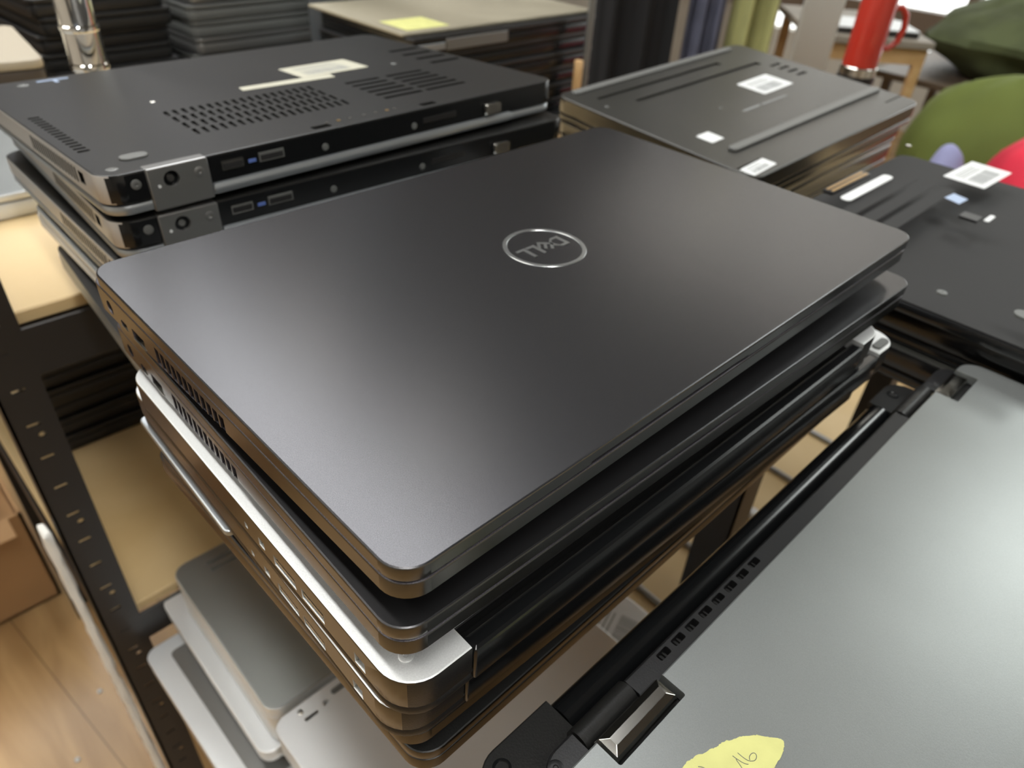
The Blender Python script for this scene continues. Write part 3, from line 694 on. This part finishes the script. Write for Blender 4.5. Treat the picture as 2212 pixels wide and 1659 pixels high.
bm = slab2(X(.078), Y(.224), X(.110), Y(.2285), .002, TT - .0004, TT + .0016, .0005); obj('rubber_foot', bm, M['rubber_l'], r_)
# things seen through the slit
r_, l_, b_ = plain_laptop('pale laptop with a printed label, deep in the slit between the piles', 'things in the slit between the piles', frame((.3120, .0200, .5000)), .0800, .235, .0900, 'silver_old', 'silver_old', r=.006, name='power_supply')
r_['category'] = 'power supply'; r_['label'] = 'pale metal box with a white barcode label, deep in the slit between the piles'
barcode(r_, .040, .105, .0901, .060, .060, .3, seed=30, lab='white barcode label')
for i, (x0, x1, lab) in enumerate(((.268, .262, 'leftmost of the three shiny metal rods in the slit between the piles'), (.286, .276, 'middle one of the three shiny metal rods in the slit between the piles'), (.300, .296, 'rightmost of the three shiny metal rods in the slit, against the pale box'))):
    bm = bmesh.new(); tube(bm, [(x0, .03, .4100 + .0), (x1, .235, .4100)], .0045, 14)
    if i == 1: pass
    tag(obj('metal_rod', bm, M['metal'], None), lab, 'metal rod', 'metal rods in the slit')
for x, lab in ((.575, 'thin grey bar crossing the slit near its middle'), (.470, 'thin grey bar crossing the slit next to the black post'), (.800, 'thin grey bar crossing the far end of the slit'), (.930, 'last thin grey bar at the far tip of the slit')):
    bm = bmesh.new(); tube(bm, [(x, -.05, .4095), (x + .012, .30, .4095)], .0043, 12)
    tag(obj('grey_bar', bm, M['hinge_grey'], None), lab, 'metal bar', 'metal bars on the lower board')
bm = bmesh.new(); lathe(bm, [(.0001, .0), (.007, .001), (.010, .006), (.007, .011), (.0001, .012)], (.700, .145, .4051), 18); tag(obj('white_cap', bm, M['paper'], None), 'small bright white cap lying deep in the slit', 'cap')

# ---- on the upper board of the slotted rack
plain_laptop('grey laptop lying at the very left on the upper rack board, its front rim bright', None, frame((-.150, .628, .8825)), .255, .245, .0220, 'silver_lid', 'silver', side='silver')
plain_laptop('brown-grey laptop under the cream one at the top left corner', None, frame((-.180, .882, .8980), rz=-4), .335, .235, .0375, 'brownlid', 'brownlid')
plain_laptop('cream laptop at the top left corner on top of a brown-grey one', None, frame((-.170, .905, .9300), rz=-6), .335, .190, .0315, 'cream', 'brownlid')
bm = bmesh.new(); lathe(bm, [(.030, 0), (.030, .004), (.0145, .008), (.0145, .116), (.0152, .117), (.0152, .1205), (.0145, .1215), (.0145, .146), (.0152, .147), (.0152, .150), (.0143, .151), (.0143, .80)], (.1372, .620, .8600), 40)
tag(obj('chrome_pole', bm, M['chrome'], None), 'shiny chrome pole standing behind the back left laptops', 'pole')
# wide black laptops with a wooden sheet on top
FG = 'black laptops under the pale sheet at the back'
ft = thing('low_table', 'dark table under the black laptops with the pale sheet at the back', 'table')
bm = bmesh.new(); box(bm, .560, .700, .7680, .985, .992, .7900, .001, 1); obj('table_top', bm, M['steel_black'], ft, False)
for x in (.565, .955):
    for y in (.705, .960):
        bm = bmesh.new(); box(bm, x, y, 0, x + .022, y + .022, .768); obj('leg', bm, M['steel_black'], ft, False)
z = .7902
for i in range(6):
    rt, l_, b_ = plain_laptop(('lowest', 'second from below', 'third from below', 'third from the top', 'second from the top', 'topmost')[i] + ' of the wide black laptops under the pale sheet', FG, frame((.5640 + .004 * (i % 2), .7400 - .004 * (i % 2), z + .0238)), .385, .225, .0235, 'black_plastic', 'black_gloss')
    bm = bmesh.new(); box(bm, .0008, -.0012, .006, .060, .0006, .0150, .0006, 1); obj('hinge_cover', bm, M['lid_rim'], rt)['label'] = 'pale metal hinge cover'
    if i == 5:
        bm = bmesh.new(); box(bm, .062, -.0012, .0040, .180, .0006, .0190, .0006, 1); obj('rear_plate', bm, M['hinge_grey'], rt)
    z += .0238
bm = bmesh.new(); box(bm, .566, .752, z + .0002, .955, .985, z + .0045, .001, 1); sh = tag(obj('wooden_sheet', bm, M['sheet'], None, False), 'pale wooden sheet lying on the black laptops at the back', 'sheet')
bm = bmesh.new(); box(bm, .585, .765, z + .0047, .660, .830, z + .0051); tag(obj('paper_note', bm, M['note'], None, False), 'yellow-green note on the pale wooden sheet at the back', 'paper note')
bm = bmesh.new(); tube(bm, [(.905, .712, .7902), (.9053, .712, 1.50)], .0058, 14); tag(obj('thin_post', bm, M['hinge_grey'], None), 'thin grey post right of the black laptops with the pale sheet', 'post')
for zc in (.934, .905):
    pass
bm = slab2(.882, .7050, .893, .7180, .003, .7902, .8750, .001); tag(obj('peg', bm, M['oakwood'], None), 'small light wooden peg standing left of the thin grey post', 'peg')

# ---- table behind the slotted rack with more dark piles
bm = bmesh.new(); box(bm, .10, 1.06, .780, 1.00, 1.60, .800, .001, 1)
tb = thing('back_table', 'dark table behind the slotted rack carrying piles of dark laptops', 'table')
obj('table_top', bm, M['steel_black'], tb, False)
for x in (.12, .96):
    for y in (1.08, 1.56):
        bm = bmesh.new(); box(bm, x, y, 0, x + .03, y + .03, .780); obj('leg', bm, M['steel_black'], tb, False)
def pile(n, x, y, z, w, d, T, rz, names, group, mats, jit=.006, seed=1):
    r_ = random.Random(seed)
    for i in range(n):
        lm, bmn, sd = mats[i % len(mats)]
        plain_laptop(names % ordn[min(6, n - 1 - i)] if i else names % 'lowest', group, frame((x + r_.uniform(-jit, jit), y + r_.uniform(-jit, jit), z + T), rz=rz + r_.uniform(-1, 1)), w, d, T - .0005, lm, bmn, side=sd); z += T
pile(6, .445, 1.135, .8002, .34, .24, .0240, 2, '%s dark laptop of the left pile on the back table', 'left dark pile on the back table', [('black_matte', 'black_matte', 'rubber'), ('black_plastic', 'black_plastic', 'rubber'), ('black_plastic', 'black_plastic', 'hinge_grey')], seed=2)
# brown-tinted pile in front of it
z = .8002
BG = 'brown-grey pile left of the grey upright'
r_ = random.Random(8)
z = .8602
up = thing('steel_upright', 'dark grey steel upright with a dark seam down its middle, behind the piles', 'upright')
for xa, xb in ((.597, .6460), (.6525, .704)):
    bm = bmesh.new(); box(bm, xa, 1.004, 0, xb, 1.040, 2.0, .003, 2); obj('panel', bm, M['grey_up'], up)
bm = bmesh.new(); box(bm, .6455, 1.012, 0, .6530, 1.036, 2.0); obj('seam', bm, M['dark'], up, False)
pile(6, .230, 1.130, .8002, .19, .30, .0240, 3, '%s dim black laptop of the pile behind the chrome pole', 'dim pile behind the chrome pole', [('black_matte', 'black_plastic', 'black_matte'), ('black_plastic', 'black_plastic', 'black_plastic')], seed=3)

# ---- cardboard box with dark bits on the floor at the left
cb = thing('cardboard_box', 'open brown cardboard box on the floor at the left edge, full of dark bits', 'box', Matrix.Translation((-.60, 1.03, 0)))
bm = bmesh.new(); box(bm, 0, 0, .001, .560, .40, .006); 
for a in ((0, 0, .560, .005), (0, .395, .560, .40), (0, 0, .005, .40), (.555, 0, .560, .40)): box(bm, a[0], a[1], .001, a[2], a[3], .215)
obj('carton', bm, M['card'], cb, False)
bm = bmesh.new(); box(bm, .02, -.050, .2130, .540, .0, .2160); obj('flap', bm, M['card'], cb, False)
rnd = random.Random(11)
for i in range(16):
    x, y = -.54 + rnd.random() * .43, 1.09 + rnd.random() * .26; x = -.53 + .085 * (i // 3); y = 1.085 + .10 * ((i // 3) % 3); zz = .010 + .072 * (i % 3)
    bm = bmesh.new(); b = bmesh.new(); box(b, -.035, -.022, 0, .035, .022, .07, .006, 2); merge(bm, b, Matrix.Translation((x, y, zz)) @ Matrix.Rotation(PI / 2 + rnd.random() * .1, 4, 'Z'))
    tag(obj('adapter', bm, M[('black_plastic', 'navy', 'hinge_grey')[i % 3]], None), ('black', 'dark blue', 'grey')[i % 3] + ' power adapter among the dark bits inside the cardboard box', 'adapter', ('black', 'dark blue', 'grey')[i % 3] + ' adapters in the cardboard box')
for (x, y) in ((-.125, .700), (-.060, .790)):
    bm = bmesh.new(); lathe(bm, [(.0001, 0), (.004, .0005), (.0035, .003), (.0001, .004)], (x, y, .0002), 9)
    tag(obj('paper_scrap', bm, M['paper'], None), 'tiny white scrap on the wooden floor, ' + ('larger and nearer the left edge' if x < -.1 else 'smaller and nearer the rack post'), 'scrap')

# ================================================================== RIGHT BACKGROUND
sd = thing('mug_stand', 'slim black stand under the red travel mug, hidden behind the wide laptops', 'stand', Matrix.Translation((1.218, .398, 0)))
bm = bmesh.new(); cyl(bm, (0, 0, .868), (0, 0, .8788), .030); obj('stand_top', bm, M['steel_black'], sd)
bm = bmesh.new(); cyl(bm, (0, 0, .012), (0, 0, .868), .012); obj('stand_column', bm, M['steel_black'], sd)
bm = bmesh.new(); cyl(bm, (0, 0, 0), (0, 0, .012), .12); obj('stand_foot', bm, M['steel_black'], sd)
# red travel mug
mg = thing('travel_mug', 'red travel mug with steel rims standing behind the wide laptops', 'mug', Matrix.Translation((1.218, .3980, .8790)))
bm = bmesh.new(); lathe(bm, [(.0285, 0), (.0285, .012), (.0265, .014)], (0, 0, 0), 40); obj('base_ring', bm, M['steel'], mg)
bm = bmesh.new(); lathe(bm, [(.0272, .0135), (.0272, .118), (.0268, .120)], (0, 0, 0), 40); obj('body', bm, M['red'], mg)
bm = bmesh.new(); lathe(bm, [(.0262, .1195), (.0285, .121), (.0290, .134), (.0270, .136)], (0, 0, 0), 40); obj('rim', bm, M['steel'], mg)
bm = bmesh.new(); dx, dy = .70, -.70
tube(bm, [(dx * r_, dy * r_, z_) for r_, z_ in ((.025, .098), (.038, .100), (.048, .090), (.052, .072), (.048, .052), (.038, .042), (.025, .040))], .0050, 14); obj('handle', bm, M['red'], mg)

def garment(name, label, p0, p1, z0, z1, m, folds, amp, seed, cat='garment', flare=0.0):
    bm = bmesh.new(); n, kz = 90, 14; rnd = random.Random(seed); ph = rnd.random() * 6
    p0 = Vector((*p0, 0)); p1 = Vector((*p1, 0)); d = p1 - p0; nn = Vector((-d.y, d.x, 0)).normalized(); R = []
    for side in (0, 1):
        for j in range(kz + 1):
            z_ = z0 + (z1 - z0) * j / kz; row = []
            for i in range(n + 1):
                t = i / n; sc = 1 + flare * (1 - j / kz)
                q = p0 + d * (.5 + (t - .5) * sc) + nn * (amp * (math.sin(t * folds * 2 * PI + ph + .3 * math.sin(j * .5)) + .4 * math.sin(t * folds * 4.3 * PI + 2 * ph)) * (1.2 - .5 * j / kz) + side * (.02 + .03 * math.sin(PI * t)))
                row.append(bm.verts.new((q.x, q.y, z_ + (.006 * math.sin(t * 9 + ph) if j == 0 else 0))))
            R.append(row)
    a, b = R[:kz + 1], R[kz + 1:]
    for S in (a, b):
        for j in range(kz):
            for i in range(n): bm.faces.new((S[j][i], S[j][i + 1], S[j + 1][i + 1], S[j + 1][i]))
    for i in range(n): bm.faces.new((a[0][i], a[0][i + 1], b[0][i + 1], b[0][i])); bm.faces.new((a[kz][i], a[kz][i + 1], b[kz][i + 1], b[kz][i]))
    for j in range(kz): bm.faces.new((a[j][0], a[j + 1][0], b[j + 1][0], b[j][0])); bm.faces.new((a[j][n], a[j + 1][n], b[j + 1][n], b[j][n]))
    o = obj(name, bm, M[m]); return tag(o, label, cat)
garment('coat', 'long black coat hanging behind the wide laptops', (1.420, 1.145), (1.580, 1.008), .30, 1.60, 'blackcloth', 2.5, .012, 1)
garment('jacket', 'dark navy jacket hanging between the black and the olive coat', (1.600, .985), (1.665, .925), .34, 1.60, 'navy', 2.3, .014, 2)
garment('coat', 'olive green coat hanging right of the navy jacket', (1.690, .905), (1.750, .845), .34, 1.60, 'greencoat', 1.7, .016, 4, flare=.35)
# clothes rail holding them
rl = thing('clothes_rail', 'black clothes rail holding the three coats', 'rail')
bm = bmesh.new(); tube(bm, [(1.36, 1.19, 1.61), (1.80, .79, 1.61)], .012, 12); obj('crossbar', bm, M['steel_black'], rl)
for q in ((1.36, 1.19), (1.80, .79)):
    bm = bmesh.new(); tube(bm, [(q[0], q[1], 1.62), (q[0], q[1], 2.595)], .006, 10); obj('hanger_rod', bm, M['steel_black'], rl)

# counter
ct = thing('counter', 'taupe counter with a light wooden top in the far background', 'counter', Matrix.Translation((2.66, 1.52, 0)) @ Matrix.Rotation(math.radians(-46), 4, 'Z'))
bm = bmesh.new(); box(bm, -.45, -.02, 0, .20, .10, .745, .002, 1); obj('front_panel', bm, M['taupe'], ct, False)
bm = bmesh.new(); box(bm, -.47, -.05, .745, .22, .13, .775, .003, 1); obj('counter_top', bm, M['oakwood'], ct, False)
# white panel on dark stand
wp = thing('office_chair', 'chair with a white back in front of the taupe counter', 'chair', Matrix.Translation((2.10, .885, 0)) @ Matrix.Rotation(math.radians(-50), 4, 'Z'))
bm = slab2(-.055, -.012, .055, .012, .010, .675, 1.02, .006); obj('backrest', bm, M['white_bag'], wp)
bm = slab2(-.20, .00, .20, .36, .05, .42, .48, .012); obj('seat', bm, M['blackcloth'], wp)
bm = bmesh.new(); cyl(bm, (0, .18, .06), (0, .18, .42), .025); obj('column', bm, M['steel_black'], wp)
bm = bmesh.new()
for k in range(5):
    a = k * 2 * PI / 5; box(bm, -.001, -.001, 0, .001, .001, .001); tube(bm, [(0, .18, .07), (.24 * math.cos(a), .18 + .24 * math.sin(a), .03)], .016, 8)
obj('foot_star', bm, M['steel_black'], wp)
bm = bmesh.new(); box(bm, -.012, .008, .44, .012, .020, .72); obj('back_bracket', bm, M['steel_black'], wp)
# light wood table with a grey laptop on it
tw = thing('wooden_table', 'small light wood table with a grey top by the window', 'table', Matrix.Translation((2.83, .855, 0)) @ Matrix.Rotation(math.radians(-50), 4, 'Z'))
bm = bmesh.new(); box(bm, -.36, -.02, .655, .06, .56, .680, .003, 1); obj('table_top', bm, M['taupe'], tw, False)
for x, y in ((-.34, 0), (.02, 0), (-.34, .50), (.02, .50)):
    bm = bmesh.new(); box(bm, x, y, 0, x + .032, y + .032, .655, .003, 1); obj('leg', bm, M['oakwood'], tw)
bm = bmesh.new(); box(bm, -.34, .002, .600, .05, .026, .655, .002, 1); obj('apron', bm, M['oakwood'], tw)
plain_laptop('grey laptop lying on the small wooden table by the window', None, Matrix.Translation((2.83, .855, .7005)) @ Matrix.Rotation(math.radians(-50), 4, 'Z') @ Matrix.Translation((-.30, .03, 0)), .32, .22, .020, 'hinge_grey', 'black_plastic')
def blob(name, label, cat, c, r, m, seed, amp=.06, n=40):
    bm = bmesh.new(); bmesh.ops.create_uvsphere(bm, u_segments=n, v_segments=n // 2, radius=1)
    rnd = random.Random(seed); ph = [rnd.random() * 6 for _ in range(6)]
    for v in bm.verts:
        q = v.co.copy(); f = 1 + amp * (math.sin(3 * q.x + ph[0] + 4 * q.z) + math.sin(5 * q.y + ph[1] - 3 * q.z) * .7 + .5 * math.sin(9 * q.z + 4 * q.x + ph[2]) + .35 * math.sin(14 * q.x + 9 * q.y + ph[3]))
        z_ = q.z * f; z_ = max(z_, -.86)
        v.co = Vector((c[0] + q.x * f * r[0], c[1] + q.y * f * r[1], c[2] + z_ * r[2]))
    return tag(obj(name, bm, M[m]), label, cat)
blob('bean_bag', 'large olive green bean bag in the right background', 'bean bag', (2.66, .440, .315), (.31, .29, .36), 'olive', 2, .05)
blob('cushion', 'dark olive cushion heaped on the bench by the window', 'cushion', (3.42, .640, .650), (.34, .34, .15), 'olive_d', 5, .07)
bn = thing('window_bench', 'low brown bench along the window', 'bench')
bm = bmesh.new(); box(bm, 3.05, .20, .495, 3.75, 1.05, .520, .003, 1); obj('seat', bm, M['wframe'], bn, False)
for x, y in ((3.08, .24), (3.68, .24), (3.08, .98), (3.68, .98)):
    bm = bmesh.new(); box(bm, x, y, 0, x + .03, y + .03, .495); obj('leg', bm, M['wframe'], bn, False)
blob('red_jacket', 'crimson jacket heaped at the right edge behind the latch laptop', 'jacket', (1.86, .150, .575), (.17, .15, .165), 'redcloth', 7, .05)
blob('lavender_cloth', 'small lavender cloth bundle left of the crimson jacket', 'cloth', (1.742, .345, .560), (.045, .045, .115), 'lav', 9, .03)
st = thing('side_stool', 'light wooden stool under the crimson jacket and the lavender bundle', 'stool')
bm = bmesh.new(); box(bm, 1.62, .00, .405, 2.10, .440, .430, .004, 1); obj('seat', bm, M['oakwood'], st, False)
for x, y in ((1.64, .02), (2.05, .02), (1.64, .39), (2.05, .39)):
    bm = bmesh.new(); box(bm, x, y, 0, x + .03, y + .03, .405); obj('leg', bm, M['oakwood'], st, False)

# ================================================================== ROOM
def struct(name, bm, m): o = obj(name, bm, M[m], None, False); o['kind'] = 'structure'; return o
RX0, RX1, RY0, RY1, RZ = -2.6, 4.3, -2.6, 5.0, 2.60
bm = bmesh.new(); box(bm, RX0 - .1, RY0 - .1, -.05, RX1 + .1, RY1 + .1, 0); struct('floor', bm, 'floor')
bm = bmesh.new(); box(bm, RX0 - .1, RY0 - .1, RZ, RX1 + .1, RY1 + .1, RZ + .05); struct('ceiling', bm, 'ceil')
bm = bmesh.new(); box(bm, RX0 - .1, RY0 - .1, 0, RX0, RY1 + .1, RZ); struct('wall_left', bm, 'wall')
bm = bmesh.new(); box(bm, RX0, RY0 - .1, 0, RX1, RY0, RZ); struct('wall_near', bm, 'wall')
bm = bmesh.new(); box(bm, RX0, RY1, 0, RX1, RY1 + .1, RZ); struct('wall_far', bm, 'wall_dark')
bm = bmesh.new()
box(bm, RX1, RY0, 0, RX1 + .1, RY1, .36); box(bm, RX1, RY0, 1.92, RX1 + .1, RY1, RZ); box(bm, RX1, 2.9, .36, RX1 + .1, RY1, 1.92); box(bm, RX1, RY0, .36, RX1 + .1, -1.6, 1.92)
struct('wall_right', bm, 'wall')
bm = bmesh.new()
box(bm, RX1 - .02, -1.6, .46, RX1 + .06, 2.9, .575)
for y in (-1.6, -.5, .18, 1.115, 1.95, 2.86): box(bm, RX1 - .02, y, .36, RX1 + .06, y + .05, 1.92)
struct('window_1', bm, 'wframe')
bm = bmesh.new(); box(bm, RX1 + .02, -1.6, .36, RX1 + .024, 2.9, 1.92); struct('window_2', bm, 'glass')

# ceiling lamps
def lamp(label, x0, y0, x1, y1, m, z=2.52):
    t = thing('ceiling_lamp', label, 'ceiling lamp', Matrix.Translation(((x0 + x1) / 2, (y0 + y1) / 2, z)))
    w, d = (x1 - x0) / 2, (y1 - y0) / 2
    bm = bmesh.new(); box(bm, -w - .02, -d - .02, .012, w + .02, d + .02, .08, .004, 1); obj('housing', bm, M['white_bag'], t, False)
    bm = bmesh.new(); box(bm, -w, -d, 0, w, d, .012); obj('diffuser', bm, M[m], t, False)
lamp('very long thin ceiling lamp above the left edge of the middle pile', -.22, -2.40, -.06, 3.20, 'tube_k')
lamp('dimmer ceiling lamp above the back left laptops', .46, .40, .84, 3.10, 'tube_m')
lamp('small dim ceiling lamp right of the long one', .90, 1.10, 1.16, 2.30, 'tube_dim')
lamp('bright ceiling lamp to the right of the silver laptop', 1.95, -.55, 3.10, -.05, 'tube_b')
lamp('ceiling lamp near the window side of the room', 3.15, .60, 3.75, 2.60, 'tube_dim')
lamp('added fill lamp over the floor at the left', -1.30, .00, -.90, 2.40, 'fill_l')  # unseen lamp, added to brighten the floor on this side
